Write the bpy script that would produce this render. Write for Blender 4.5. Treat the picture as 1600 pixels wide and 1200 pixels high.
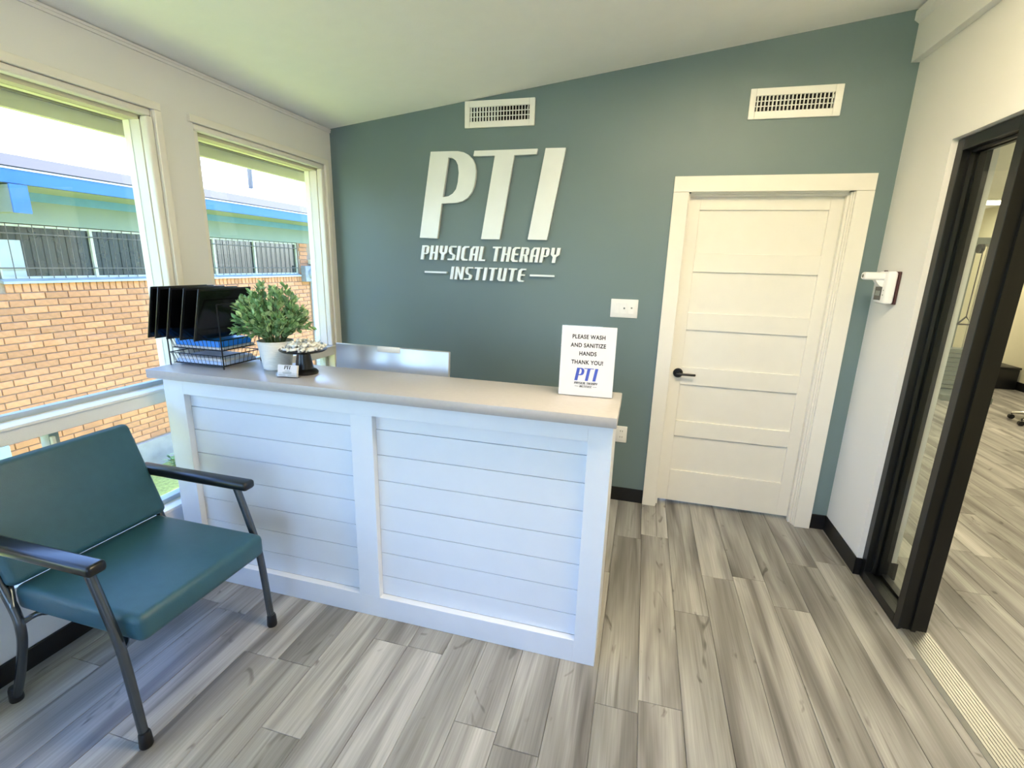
import bpy, bmesh, math, random
from mathutils import Vector, Matrix
from mathutils.geometry import tessellate_polygon
random.seed(7)
for o in list(bpy.data.objects): bpy.data.objects.remove(o, do_unlink=True)
scn = bpy.context.scene
COL = scn.collection

# ---------------------------------------------------------------- camera
CAM_P = Vector((2.2118, -3.2135, 1.6029)); YAW, PITCH, ROLL, FPX = 0.2573, -0.2447, 0.0279, 751.63
def cam_axes():
    rz = Matrix.Rotation(YAW, 3, 'Z')
    f = Vector((0, math.cos(PITCH), math.sin(PITCH))); u = Vector((0, -math.sin(PITCH), math.cos(PITCH))); r = Vector((1, 0, 0))
    r2 = math.cos(ROLL)*r + math.sin(ROLL)*u; u2 = -math.sin(ROLL)*r + math.cos(ROLL)*u
    return rz @ r2, rz @ u2, rz @ f
CR, CU, CF = cam_axes()
cd = bpy.data.cameras.new('camera'); cam = bpy.data.objects.new('camera', cd); COL.objects.link(cam)
cd.sensor_fit = 'HORIZONTAL'; cd.sensor_width = 36.0; cd.lens = FPX/1600*36.0; cd.clip_start = 0.02; cd.clip_end = 300
cam.matrix_world = Matrix(((CR.x, CU.x, -CF.x, CAM_P.x), (CR.y, CU.y, -CF.y, CAM_P.y), (CR.z, CU.z, -CF.z, CAM_P.z), (0, 0, 0, 1)))
scn.camera = cam
def pix(px, py, axis, val):
    """photo pixel -> point on the plane axis = val"""
    d = CF + CR*((px-800)/FPX) - CU*((py-600)/FPX)
    return CAM_P + d*((val-CAM_P[axis])/d[axis])

# ---------------------------------------------------------------- sky, sun, exposure
w = bpy.data.worlds.new('sky'); scn.world = w; w.use_nodes = True
nt = w.node_tree; nt.nodes.clear()
out = nt.nodes.new('ShaderNodeOutputWorld'); bg = nt.nodes.new('ShaderNodeBackground')
sky = nt.nodes.new('ShaderNodeTexSky'); sky.sky_type = 'NISHITA'; sky.sun_disc = False
sky.sun_elevation = math.radians(58); sky.sun_rotation = math.radians(0); sky.air_density = 1.0; sky.dust_density = 0.8; sky.ozone_density = 2.0
tint = nt.nodes.new('ShaderNodeMix'); tint.data_type = 'RGBA'; tint.blend_type = 'MULTIPLY'; tint.inputs['Factor'].default_value = 1.0; tint.inputs['B'].default_value = (.82, .96, 1.26, 1)
nt.links.new(sky.outputs[0], tint.inputs['A']); nt.links.new(tint.outputs['Result'], bg.inputs[0]); nt.links.new(bg.outputs[0], out.inputs[0])
bg.inputs[1].default_value = 0.52
sd = bpy.data.lights.new('sun', 'SUN'); sd.energy = 8.0; sd.angle = math.radians(0.6); sd.color = (1, .95, .86)
sun = bpy.data.objects.new('sun', sd); COL.objects.link(sun)
sun.rotation_euler = Vector((0.05, -0.50, -0.86)).to_track_quat('-Z', 'Y').to_euler()
scn.view_settings.view_transform = 'Standard'; scn.view_settings.look = 'None'; scn.view_settings.gamma = 1.0
scn.view_settings.use_curve_mapping = False; scn.view_settings.exposure = 1.6

# ---------------------------------------------------------------- materials
def lin(c):
    return tuple((v/12.92 if v <= .04045 else ((v+.055)/1.055)**2.4) for v in [x/255 for x in c])
MATS = {}
def mat(name, rgb, rough=.5, metal=0., var=.04, scale=12., bump=0., bscale=200., spec=.5, objvar=0., coat=0.):
    """principled material with procedural colour variation, relief and an optional per object tone"""
    if name in MATS: return MATS[name]
    m = bpy.data.materials.new(name); m.use_nodes = True; t = m.node_tree; b = t.nodes['Principled BSDF']
    c = lin(rgb)
    tc = t.nodes.new('ShaderNodeTexCoord'); n = t.nodes.new('ShaderNodeTexNoise'); n.inputs['Scale'].default_value = scale
    n.inputs['Detail'].default_value = 4
    t.links.new(tc.outputs['Object'], n.inputs['Vector'])
    rp = t.nodes.new('ShaderNodeValToRGB')
    rp.color_ramp.elements[0].color = tuple(x*(1-var) for x in c)+(1,); rp.color_ramp.elements[1].color = tuple(min(1, x*(1+var)) for x in c)+(1,)
    rp.color_ramp.elements[0].position = .3; rp.color_ramp.elements[1].position = .7
    t.links.new(n.outputs['Fac'], rp.inputs['Fac']); col = rp.outputs['Color']
    if objvar:
        oi = t.nodes.new('ShaderNodeObjectInfo'); hs = t.nodes.new('ShaderNodeHueSaturation')
        mr = t.nodes.new('ShaderNodeMapRange'); mr.inputs['To Min'].default_value = 1-objvar; mr.inputs['To Max'].default_value = 1+objvar
        t.links.new(oi.outputs['Random'], mr.inputs['Value']); t.links.new(mr.outputs[0], hs.inputs['Value']); t.links.new(col, hs.inputs['Color']); col = hs.outputs['Color']
    t.links.new(col, b.inputs['Base Color'])
    b.inputs['Roughness'].default_value = rough; b.inputs['Metallic'].default_value = metal; b.inputs['Specular IOR Level'].default_value = spec
    b.inputs['Coat Weight'].default_value = coat; b.inputs['Coat Roughness'].default_value = .15
    if bump:
        n2 = t.nodes.new('ShaderNodeTexNoise'); n2.inputs['Scale'].default_value = bscale; n2.inputs['Detail'].default_value = 3
        t.links.new(tc.outputs['Object'], n2.inputs['Vector'])
        bp = t.nodes.new('ShaderNodeBump'); bp.inputs['Strength'].default_value = bump; bp.inputs['Distance'].default_value = .002
        t.links.new(n2.outputs['Fac'], bp.inputs['Height']); t.links.new(bp.outputs[0], b.inputs['Normal'])
    MATS[name] = m; return m
def glass_mat(name, tint=(1, 1, 1), refl=1.0):
    """thin architectural pane: Fresnel mix of see-through and mirror"""
    m = bpy.data.materials.new(name); m.use_nodes = True; t = m.node_tree; t.nodes.clear()
    o = t.nodes.new('ShaderNodeOutputMaterial'); mx = t.nodes.new('ShaderNodeMixShader'); f = t.nodes.new('ShaderNodeLayerWeight'); f.inputs[0].default_value = .5   # facing = 1 - |cos|; Schlick below (same from both sides of the thin pane)
    pw_ = t.nodes.new('ShaderNodeMath'); pw_.operation = 'POWER'; pw_.inputs[1].default_value = 5; sk = t.nodes.new('ShaderNodeMath'); sk.operation = 'MULTIPLY_ADD'; sk.inputs[1].default_value = .96; sk.inputs[2].default_value = .04
    t.links.new(f.outputs['Facing'], pw_.inputs[0]); t.links.new(pw_.outputs[0], sk.inputs[0])
    tr = t.nodes.new('ShaderNodeBsdfTransparent'); tr.inputs[0].default_value = tint+(1,); g = t.nodes.new('ShaderNodeBsdfGlossy'); g.inputs['Roughness'].default_value = .01
    mu = t.nodes.new('ShaderNodeMath'); mu.operation = 'MULTIPLY'; mu.inputs[1].default_value = refl
    t.links.new(sk.outputs[0], mu.inputs[0]); t.links.new(mu.outputs[0], mx.inputs[0]); t.links.new(tr.outputs[0], mx.inputs[1]); t.links.new(g.outputs[0], mx.inputs[2]); t.links.new(mx.outputs[0], o.inputs[0])
    MATS[name] = m; return m
def emit_mat(name, rgb, s):
    m = bpy.data.materials.new(name); m.use_nodes = True; b = m.node_tree.nodes['Principled BSDF']
    b.inputs['Base Color'].default_value = (.9, .9, .9, 1); b.inputs['Emission Color'].default_value = lin(rgb)+(1,); b.inputs['Emission Strength'].default_value = s
    MATS[name] = m; return m
def wood_mat(name, tiled=False):
    """grey vinyl plank: stretched grain, dark streaks, knots; tone per plank (object random, or brick cells on far floor)"""
    m = bpy.data.materials.new(name); m.use_nodes = True; t = m.node_tree; b = t.nodes['Principled BSDF']; N = t.nodes.new; Lk = t.links.new
    tc = N('ShaderNodeTexCoord'); oi = N('ShaderNodeObjectInfo')
    ad = N('ShaderNodeVectorMath'); ad.operation = 'ADD'; cmb = N('ShaderNodeCombineXYZ')
    mu = N('ShaderNodeMath'); mu.operation = 'MULTIPLY'; mu.inputs[1].default_value = 37.0
    mu2 = N('ShaderNodeMath'); mu2.operation = 'MULTIPLY'; mu2.inputs[1].default_value = 91.0
    Lk(oi.outputs['Random'], mu.inputs[0]); Lk(oi.outputs['Random'], mu2.inputs[0]); Lk(mu.outputs[0], cmb.inputs[0]); Lk(mu2.outputs[0], cmb.inputs[1])
    Lk(tc.outputs['Object'], ad.inputs[0]); Lk(cmb.outputs[0], ad.inputs[1])
    def noise(sx, sy, detail, dist=0.):
        mp = N('ShaderNodeMapping'); mp.inputs['Scale'].default_value = (sx, sy, 1); Lk(ad.outputs[0], mp.inputs[0])
        n = N('ShaderNodeTexNoise'); n.inputs['Scale'].default_value = 1; n.inputs['Detail'].default_value = detail; n.inputs['Distortion'].default_value = dist
        Lk(mp.outputs[0], n.inputs['Vector']); return n
    def ramp(src, stops):
        r = N('ShaderNodeValToRGB'); e = r.color_ramp.elements
        while len(e) < len(stops): e.new(.5)
        for k, (p, c) in enumerate(stops): e[k].position = p; e[k].color = c if len(c) == 4 else tuple(c)+(1,)
        Lk(src, r.inputs['Fac']); return r
    big = ramp(noise(9, .8, 3, .5).outputs['Fac'], [(.28, lin((102, 98, 93))), (.44, lin((144, 141, 136))), (.60, lin((180, 178, 172))), (.78, lin((206, 204, 199)))])
    fine = ramp(noise(150, 3.0, 4, .3).outputs['Fac'], [(.3, (.8, .8, .8)), (.7, (1.06, 1.06, 1.06))])
    streak = ramp(noise(26, .7, 3, 1.0).outputs['Fac'], [(.26, (.55, .54, .52)), (.40, (1, 1, 1))])
    knot = ramp(noise(9, 4.0, 2, 1.6).outputs['Fac'], [(.25, (.42, .40, .38)), (.33, (1, 1, 1))])
    col = big.outputs['Color']
    for r in (fine, streak, knot):
        mx = N('ShaderNodeMix'); mx.data_type = 'RGBA'; mx.blend_type = 'MULTIPLY'; mx.inputs['Factor'].default_value = 1.
        Lk(col, mx.inputs['A']); Lk(r.outputs['Color'], mx.inputs['B']); col = mx.outputs['Result']
    hs = N('ShaderNodeHueSaturation'); mr = N('ShaderNodeMapRange'); mr.inputs['To Min'].default_value = .70; mr.inputs['To Max'].default_value = 1.14
    if tiled:
        br = N('ShaderNodeTexBrick'); br.offset = .37; br.inputs['Scale'].default_value = 1.; br.inputs['Brick Width'].default_value = 1.22; br.inputs['Row Height'].default_value = .16
        br.inputs['Color1'].default_value = (0, 0, 0, 1); br.inputs['Color2'].default_value = (1, 1, 1, 1); br.inputs['Mortar Size'].default_value = .0015
        mp = N('ShaderNodeMapping'); mp.inputs['Rotation'].default_value = (0, 0, math.pi/2); Lk(tc.outputs['Object'], mp.inputs[0]); Lk(mp.outputs[0], br.inputs['Vector'])
        Lk(br.outputs['Color'], mr.inputs['Value'])
    else: Lk(oi.outputs['Random'], mr.inputs['Value'])
    Lk(mr.outputs[0], hs.inputs['Value']); Lk(col, hs.inputs['Color']); Lk(hs.outputs['Color'], b.inputs['Base Color'])
    b.inputs['Roughness'].default_value = .38; b.inputs['Specular IOR Level'].default_value = .45
    bp = N('ShaderNodeBump'); bp.inputs['Strength'].default_value = .15; bp.inputs['Distance'].default_value = .001; Lk(fine.outputs['Color'], bp.inputs['Height']); Lk(bp.outputs[0], b.inputs['Normal'])
    MATS[name] = m; return m

mat('ceiling_paint', (246, 245, 240), .9, var=.01, bump=.25, bscale=120)
mat('accent_paint', (110, 129, 131), .45, var=.015, scale=3, bump=.2, bscale=160)
mat('wall_paint', (232, 231, 226), .7, var=.012, scale=3, bump=.2, bscale=160)
mat('trim_paint', (238, 234, 222), .38, var=.012)
mat('door_paint', (238, 234, 222), .42, var=.012)
mat('desk_paint', (232, 235, 240), .35, var=.01)
mat('laminate', (176, 172, 170), .3, var=.03, scale=60)
mat('black_rubber', (14, 14, 16), .45, var=.1)
mat('black_metal', (12, 13, 13), .35, var=.1, metal=0.0)
mat('aluminium', (172, 172, 166), .45, metal=.9, var=.03)
mat('steel', (150, 158, 164), .25, metal=.9, var=.06)
mat('gunmetal', (92, 98, 104), .25, metal=.85, var=.08)
mat('sign_metal', (238, 240, 236), .38, metal=.2, var=.03, scale=5)
mat('vent_white', (245, 243, 235), .4, var=.01)
mat('vent_dark', (24, 17, 16), .9, var=.2)
mat('white_plastic', (240, 240, 238), .3, var=.01)
mat('teal_vinyl', (46, 86, 100), .4, var=.05, scale=30, bump=.35, bscale=420, spec=.45)
mat('black_plastic', (17, 18, 20), .28, var=.1)
mat('gloss_black', (12, 13, 14), .16, var=.1)
mat('wire_black', (26, 26, 28), .35, var=.1, metal=.4)
mat('paper', (216, 215, 219), .7, var=.01)
mat('paper_blue', (196, 214, 246), .7, var=.02)
mat('folder_blue', (16, 140, 246), .35, var=.04)
mat('ink_black', (24, 18, 20), .7, var=.02)
mat('ink_blue', (62, 82, 176), .6, var=.02)
mat('ceramic', (236, 234, 228), .45, var=.02)
mat('soil', (60, 48, 38), .95, var=.3, scale=80, bump=.6)
mat('leaf', (124, 168, 112), .5, var=.35, scale=22)
mat('leaf_light', (178, 210, 156), .5, var=.3, scale=22)
mat('stem', (92, 110, 66), .6, var=.2)
mat('mint_wrap', (240, 238, 232), .25, var=.06, scale=60, bump=.5, bscale=120)
mat('screen', (54, 58, 50), .15, var=.2, scale=60)
mat('plate_maroon', (70, 34, 34), .4, var=.1)
mat('brick', (204, 142, 98), .85, var=.12, scale=26, bump=.8, bscale=160, objvar=.16)
mat('mortar', (160, 138, 118), .95, var=.12, scale=60, bump=.6)
mat('brick_grey', (150, 154, 162), .85, var=.12, scale=26, bump=.6, objvar=.08)
mat('concrete', (168, 164, 158), .9, var=.12, scale=9, bump=.6, bscale=60)
mat('fascia_blue', (58, 112, 170), .5, var=.04)
mat('reflected_blue', (104, 156, 192), .6, var=.05)
mat('soffit_green', (136, 150, 134), .7, var=.04, scale=4)
mat('roof_white', (244, 243, 240), .8, var=.02)
mat('blind', (190, 198, 192), .7); mat('shingle', (46, 42, 41), .9, var=.15, scale=40, bump=.5)
mat('drip_white', (246, 246, 246), .5, var=.01)
mat('window_alu', (176, 186, 190), .4, metal=.3, var=.05)
mat('mull_cream', (206, 206, 182), .6, var=.05)
mat('dark_pane', (40, 46, 44), .06, var=.25, scale=6, spec=.8)
mat('iron', (92, 88, 80), .6, var=.15)
mat('eave_paint', (206, 202, 176), .7, var=.03)
mat('eave_line', (120, 114, 104), .7, var=.05)
mat('grass', (158, 172, 92), .9, var=.3, scale=30, bump=.8, bscale=80)
mat('sidewalk', (196, 192, 184), .9, var=.1, scale=6, bump=.4)
mat('gym_wall', (226, 222, 196), .8, var=.01, bump=.15)
mat('machine_grey', (120, 128, 122), .4, var=.08)
mat('chrome', (220, 222, 222), .12, metal=1., var=.02)
mat('poster_red', (176, 70, 70), .6, var=.1)
mat('monitor_silver', (214, 216, 220), .32, metal=.75, var=.02)
GLASS = glass_mat('window_glass', (.97, .985, .97)); GLASS2 = glass_mat('sidelight_glass', (.95, .98, .96), .8)
wood_mat('plank_wood'); wood_mat('plank_wood_far', True)
emit_mat('lamp_warm', (255, 234, 196), 8.5); emit_mat('lamp_gym', (255, 242, 212), 6.0)

# ---------------------------------------------------------------- mesh helpers
class MB:
    def __init__(s): s.v = []; s.f = []
    def add(s, vs, fs):
        n = len(s.v); s.v += [tuple(v) for v in vs]; s.f += [tuple(i+n for i in f) for f in fs]; return s
    def box(s, x0, x1, y0, y1, z0, z1):
        return s.add([(x0, y0, z0), (x1, y0, z0), (x1, y1, z0), (x0, y1, z0), (x0, y0, z1), (x1, y0, z1), (x1, y1, z1), (x0, y1, z1)],
                     [(0, 3, 2, 1), (4, 5, 6, 7), (0, 1, 5, 4), (1, 2, 6, 5), (2, 3, 7, 6), (3, 0, 4, 7)])
    def hexa(s, p):      # 8 points, bottom ring then top ring
        return s.add(p, [(0, 3, 2, 1), (4, 5, 6, 7), (0, 1, 5, 4), (1, 2, 6, 5), (2, 3, 7, 6), (3, 0, 4, 7)])
    def rbox(s, x0, x1, y0, y1, z0, z1, r, seg=3, M=None):
        bm = bmesh.new(); bmesh.ops.create_cube(bm, size=1)
        for v in bm.verts: v.co = Vector(((x0+x1)/2+v.co.x*(x1-x0), (y0+y1)/2+v.co.y*(y1-y0), (z0+z1)/2+v.co.z*(z1-z0)))
        bmesh.ops.bevel(bm, geom=bm.edges[:], offset=r, segments=seg, profile=.5, affect='EDGES')
        bm.verts.index_update()
        s.add([(M @ v.co if M else v.co) for v in bm.verts], [[v.index for v in f.verts] for f in bm.faces]); bm.free(); return s
    def tube(s, pts, r, n=10, caps=True, r2=None):
        pts = [Vector(p) for p in pts]; rings = []; up = None
        for i, p in enumerate(pts):
            a = pts[max(0, i-1)]; b = pts[min(len(pts)-1, i+1)]; d = (b-a).normalized()
            if up is None: up = Vector((0, 0, 1)) if abs(d.z) < .9 else Vector((1, 0, 0))
            x = d.cross(up).normalized(); y = x.cross(d).normalized(); up = y
            rr = r if r2 is None else r+(r2-r)*i/(len(pts)-1)
            rings.append([p+(x*math.cos(2*math.pi*k/n)+y*math.sin(2*math.pi*k/n))*rr for k in range(n)])
        vs = [q for g in rings for q in g]; fs = []
        for i in range(len(rings)-1):
            for k in range(n):
                k2 = (k+1) % n; fs.append((i*n+k, i*n+k2, (i+1)*n+k2, (i+1)*n+k))
        if caps: fs.append(tuple(range(n))[::-1]); fs.append(tuple((len(rings)-1)*n+k for k in range(n)))
        return s.add(vs, fs)
    def lathe(s, prof, c, n=32, axis='z'):
        vs = []; fs = []
        for (r, h) in prof:
            for k in range(n):
                a = 2*math.pi*k/n
                p = (r*math.cos(a), r*math.sin(a), h) if axis == 'z' else ((h, r*math.cos(a), r*math.sin(a)) if axis == 'x' else (r*math.cos(a), h, r*math.sin(a)))
                vs.append((c[0]+p[0], c[1]+p[1], c[2]+p[2]))
        for i in range(len(prof)-1):
            for k in range(n):
                k2 = (k+1) % n; fs.append((i*n+k, i*n+k2, (i+1)*n+k2, (i+1)*n+k))
        fs.append(tuple(range(n))[::-1]); fs.append(tuple((len(prof)-1)*n+k for k in range(n)))
        return s.add(vs, fs)
    def prism(s, loops, to3, d0, d1):
        """extrude a 2D outline (with holes); to3(u, v, d) -> world point"""
        flat = [p for l in loops for p in l]; tri = tessellate_polygon([[Vector((p[0], p[1], 0)) for p in l] for l in loops]); n = len(flat)
        vs = [to3(p[0], p[1], d0) for p in flat]+[to3(p[0], p[1], d1) for p in flat]
        fs = [tuple(t) for t in tri]+[tuple(i+n for i in t)[::-1] for t in tri]; k = 0
        for l in loops:
            m = len(l)
            for i in range(m): j = (i+1) % m; fs.append((k+i, k+j, n+k+j, n+k+i))
            k += m
        return s.add(vs, fs)
def origin(o):
    p = Vector((0, 0, 0))
    while o is not None: p += o.location; o = o.parent
    return p
def link(o, parent=None, kind=None, label=None, cat=None, group=None):
    COL.objects.link(o)
    if parent is not None: o.parent = parent
    for k, v in (('kind', kind), ('label', label), ('category', cat), ('group', group)):
        if v: o[k] = v
    return o
def obj(name, mb, m, parent=None, smooth=False, bevel=0., pivot=None, **kw):
    """world-space geometry -> ONE mesh object, re-based on its parent"""
    off = origin(parent) if parent is not None else Vector(pivot or (0, 0, 0))
    me = bpy.data.meshes.new(name); me.from_pydata([tuple(Vector(v)-off) for v in mb.v], [], mb.f); me.update()
    bm = bmesh.new(); bm.from_mesh(me); bmesh.ops.recalc_face_normals(bm, faces=bm.faces[:]); bm.to_mesh(me); bm.free()
    me.materials.append(MATS[m] if isinstance(m, str) else m)
    if smooth: me.polygons.foreach_set('use_smooth', [True]*len(me.polygons))
    o = bpy.data.objects.new(name, me)
    if parent is None and pivot: o.location = pivot
    if bevel:
        md = o.modifiers.new('bevel', 'BEVEL'); md.width = bevel; md.segments = 2; md.limit_method = 'ANGLE'
    if smooth:
        try: me.set_sharp_from_angle(angle=math.radians(40))
        except Exception: pass
    return link(o, parent, **kw)
def inst(name, me, loc, parent, rot=None):
    o = bpy.data.objects.new(name, me); o.location = Vector(loc)-origin(parent)
    if rot: o.rotation_euler = rot
    return link(o, parent)
def thing(name, loc, label=None, cat=None, group=None, kind=None):
    o = bpy.data.objects.new(name, None); o.empty_display_size = .1; o.location = loc
    return link(o, None, kind, label, cat, group)
def text_obj(name, body, size, M, m, parent, align='CENTER', squash=1.0, thick=.0, bold=0.):
    """flat lettering as a mesh part; M maps text plane to world"""
    cu = bpy.data.curves.new(name, 'FONT'); cu.body = body; cu.size = size; cu.align_x = align; cu.align_y = 'CENTER'; cu.extrude = thick; cu.offset = bold; cu.space_character = 1.1
    tmp = bpy.data.objects.new('tmp', cu); COL.objects.link(tmp); dg = bpy.context.evaluated_depsgraph_get()
    me = bpy.data.meshes.new_from_object(tmp.evaluated_get(dg)); bpy.data.objects.remove(tmp); bpy.data.curves.remove(cu)
    off = origin(parent)
    for v in me.vertices: v.co = (M @ Vector((v.co.x*squash, v.co.y, v.co.z)))-off
    me.materials.clear(); me.materials.append(MATS[m]); me.name = name
    return link(bpy.data.objects.new(name, me), parent)
B = lambda *a: MB().box(*a)

# ================================================================ THE ROOM
W = 3.466; CZ = lambda x: 2.478+.122*x; YF = -5.4; WT = 3.65     # right wall face, ceiling height, wall behind the camera, far face of right wall
# ---- floor: slab and separate planks
fl = obj('floor', MB().box(-.15, WT, YF, .2, -.3, -.012).box(WT, 7.8, -3.2, 7.8, -.3, -.012), 'concrete', kind='structure', label='floor of grey-brown wood-look vinyl planks', cat='floor')
PW, PL, G = .16, 1.22, .0012
plank_meshes = {}
def plank(x0, y0, y1, x1=None):
    x1 = x1 or x0+PW; key = (round(x1-x0, 3), round(y1-y0, 3))
    if key not in plank_meshes:
        hx = (x1-x0)/2-G/2; hy = (y1-y0)/2-G/2; c = .0012
        mb = MB().hexa([(-hx, -hy, -.012), (hx, -hy, -.012), (hx, hy, -.012), (-hx, hy, -.012), (-hx, -hy, -c), (hx, -hy, -c), (hx, hy, -c), (-hx, hy, -c)])
        n = len(mb.v); mb.f = [f for f in mb.f if f != (4, 5, 6, 7)]
        mb.v += [(-hx+c, -hy+c, 0), (hx-c, -hy+c, 0), (hx-c, hy-c, 0), (-hx+c, hy-c, 0)]
        mb.f += [(8, 9, 10, 11), (4, 5, 9, 8), (5, 6, 10, 9), (6, 7, 11, 10), (7, 4, 8, 11)]
        me = bpy.data.meshes.new('plank'); me.from_pydata(mb.v, [], mb.f); me.materials.append(MATS['plank_wood']); plank_meshes[key] = me
    inst('plank', plank_meshes[key], ((x0+x1)/2, (y0+y1)/2, 0), fl)
rr = random.Random(3)
def rows(xa, xb, ya, yb, shift=0.):
    k0 = math.floor((xa-1.85)/PW)
    k = k0
    while 1.85+k*PW < xb-.001:
        x0 = max(xa, 1.85+k*PW); x1 = min(xb, 1.85+(k+1)*PW)
        if x1-x0 > .004:
            y = yb - {0: .76, 1: 1.12, 2: .52, 3: .93}[(k*3+k//3) % 4] - rr.uniform(0, .12); a = yb
            while a > ya+.001:
                b = max(y, ya)
                if a-b > .004: plank(x0, b, a, x1)
                a = b; y -= PL
        k += 1
rows(0, 3.49, -3.66, 0.12)
rows(3.60, 7.65, -2.4, 3.0)
obj('plank_field', MB().box(0, 3.49, YF, -3.66, -.012, 0).box(3.49, 3.60, YF, -1.99, -.012, 0).box(3.60, 7.65, 3.0, 7.6, -.012, 0).box(3.60, 7.65, -3.2, -2.4, -.012, 0), 'plank_wood_far', fl, kind='stuff')
# ---- sloped ceiling
def slab_x(x0, x1, y0, y1, t, zf): return MB().hexa([(x0, y0, zf(x0)), (x1, y0, zf(x1)), (x1, y1, zf(x1)), (x0, y1, zf(x0)), (x0, y0, zf(x0)+t), (x1, y0, zf(x1)+t), (x1, y1, zf(x1)+t), (x0, y1, zf(x0)+t)])
obj('ceiling', slab_x(-.15, WT, YF, .15, .2, CZ), 'ceiling_paint', kind='structure', label='smooth off-white ceiling sloping up from the window wall', cat='ceiling')
# ---- accent wall with the door opening
DX0, DX1, DH = 2.418, 3.289, 2.045
obj('wall_back', MB().box(-.15, DX0, 0, .15, -.3, 3.2).box(DX1, WT, 0, .15, -.3, 3.2).box(DX0, DX1, 0, .15, DH, 3.2), 'accent_paint', kind='structure', label='slate green accent wall with metal lettering and a door', cat='wall')
obj('wall_closet', MB().box(DX0-.05, DX1+.05, .3, .35, 0, 2.3), 'wall_paint', kind='structure', label='plain wall closed off behind the white panelled door', cat='wall')
# ---- right wall (opening to the gym between y -0.47 and -1.96)
OY0, OY1, OH = -.472, -1.96, 2.188
obj('wall_right', MB().box(W, WT, OY0, 0, -.3, 3.1).box(W, WT, YF, OY1, -.3, 3.1).box(W, WT, OY1, OY0, OH, 3.1), 'wall_paint', kind='structure', label='pale grey wall holding the black framed glass entrance', cat='wall')
# ---- wall behind the camera with a glazed shopfront
obj('wall_front', MB().box(-.15, .9, YF-.15, YF, -.3, 3.1).box(2.25, WT, YF-.15, YF, -.3, 3.1).box(.9, 2.25, YF-.15, YF, 2.15, 3.1).box(.9, 2.25, YF-.15, YF, -.3, .5), 'wall_paint', kind='structure', label='front wall around the shopfront glazing', cat='wall')
wf = thing('window_6', (1.575, YF-.08, .45), 'wide shopfront window in the front wall', 'window', kind='structure')
for x in (.9, 1.55, 2.20): obj('mullion', B(x, x+.05, YF-.13, YF-.03, .5, 2.15), 'black_metal', wf)
for x in (.95, 1.60): obj('pane', B(x, x+.60, YF-.083, YF-.077, .5, 2.15), GLASS, wf)
# ---- window wall
obj('wall_left', MB().box(-.15, 0, YF, 0, 2.236, 2.62).box(-.15, 0, -1.333, -1.114, -.3, 2.236).box(-.15, 0, -.04, 0, -.3, 2.236)
    .box(-.15, 0, YF, -1.333, -1.3, .345).box(-.15, 0, -1.114, -.04, -1.3, .345).box(-.15, 0, -3.6, -3.42, .345, 2.236).box(-.15, 0, YF, -5.2, .345, 2.236).box(-.15, 0, -1.333, 0, -1.3, -.3)
    , 'wall_paint', kind='structure', label='pale grey window wall beside the teal chair', cat='wall')
obj('trim_1', MB().box(0, .008, YF, 0, 2.452, 2.464).box(0, .012, YF, 0, 2.464, 2.475), 'wall_paint', kind='structure', label='thin moulding along the top of the window wall', cat='trim')
def win_upper(n, y0, y1, label, right_casing=True):
    t = thing('window_%d' % n, (-.05, (y0+y1)/2, .97), label, 'window', kind='structure')
    zt = 2.236; zb = .972
    obj('casing', B(0, .02, y0-.03, y1+.04, zt-.004, zt+.03), 'trim_paint', t, bevel=.003)
    if right_casing: obj('casing', B(0, .02, y1+.006, y1+.04, .99, zt-.004), 'trim_paint', t, bevel=.003)
    obj('stop_bead', MB().rbox(-.035, .006, y0, y1-.002, zt-.034, zt-.004, .008), 'trim_paint', t, smooth=True)
    obj('stop_bead', MB().rbox(-.035, .006, y1-.028, y1+.006, .975, zt-.034, .008), 'trim_paint', t, smooth=True)
    obj('jamb', B(-.13, -.0355, y1-.03, y1, .975, zt-.038), 'trim_paint', t)
    obj('jamb', B(-.13, 0, y0, y0+.02, .975, zt-.038), 'trim_paint', t)
    obj('head_jamb', B(-.13, -.0355, y0, y1, zt-.05, zt), 'eave_paint', t)
    obj('sill', MB().box(-.16, .012, y0, y1+.01, zb-.012, zb).box(-.1, 0, y0, y1, .902, zb-.012), 'wall_paint', t, bevel=.002)
    obj('glazing_bar', MB().box(-.105, -.075, y0+.02, y1-.03, zb, zb+.022), 'window_alu', t)
    obj('pane', B(-.093, -.087, y0+.02, y1-.03, zb+.022, zt-.05), GLASS, t)
    return t
def win_lower(n, y0, y1, label, mulls):
    t = thing('window_%d' % n, (-.05, (y0+y1)/2, .345), label, 'window', kind='structure')
    obj('sill', MB().box(-.14, .014, y0, y1, .345, .36), 'trim_paint', t, bevel=.002)
    obj('frame', MB().box(-.11, -.06, y0, y0+.03, .36, .902).box(-.11, -.06, y1-.03, y1, .36, .902).box(-.11, -.06, y0+.03, y1-.03, .36, .385).box(-.11, -.06, y0+.03, y1-.03, .885, .902), 'window_alu', t)
    for y in mulls:
        mu = obj('mullion', B(-.105, -.055, y-.018, y+.018, .385, .885), 'window_alu', t); obj('latch', MB().rbox(-.055, -.04, y-.016, y-.002, .80, .875, .003), 'trim_paint', mu)
    obj('pane', B(-.083, -.078, y0+.03, y1-.03, .385, .885), GLASS, t)
win_upper(1, -3.42, -1.333, 'large fixed window above the teal chair')
win_upper(2, -1.114, -.10, 'narrower fixed window between the pier and the accent wall')
win_upper(5, -5.2, -3.6, 'fixed window added out of view for daylight nearest the shopfront')  # unseen bay, added to let more daylight into the room
obj('trim_2', B(-.13, .0, -.10, -.04, .345, 2.236), 'trim_paint', kind='structure', label='jamb post filling the corner of the window wall and accent wall', cat='trim')
win_lower(3, -3.42, -1.333, 'low window under the sill behind the teal chair', (-1.91, -2.6))
win_lower(4, -1.114, -.10, 'low window under the sill behind the reception desk', (-.45,))
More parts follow.
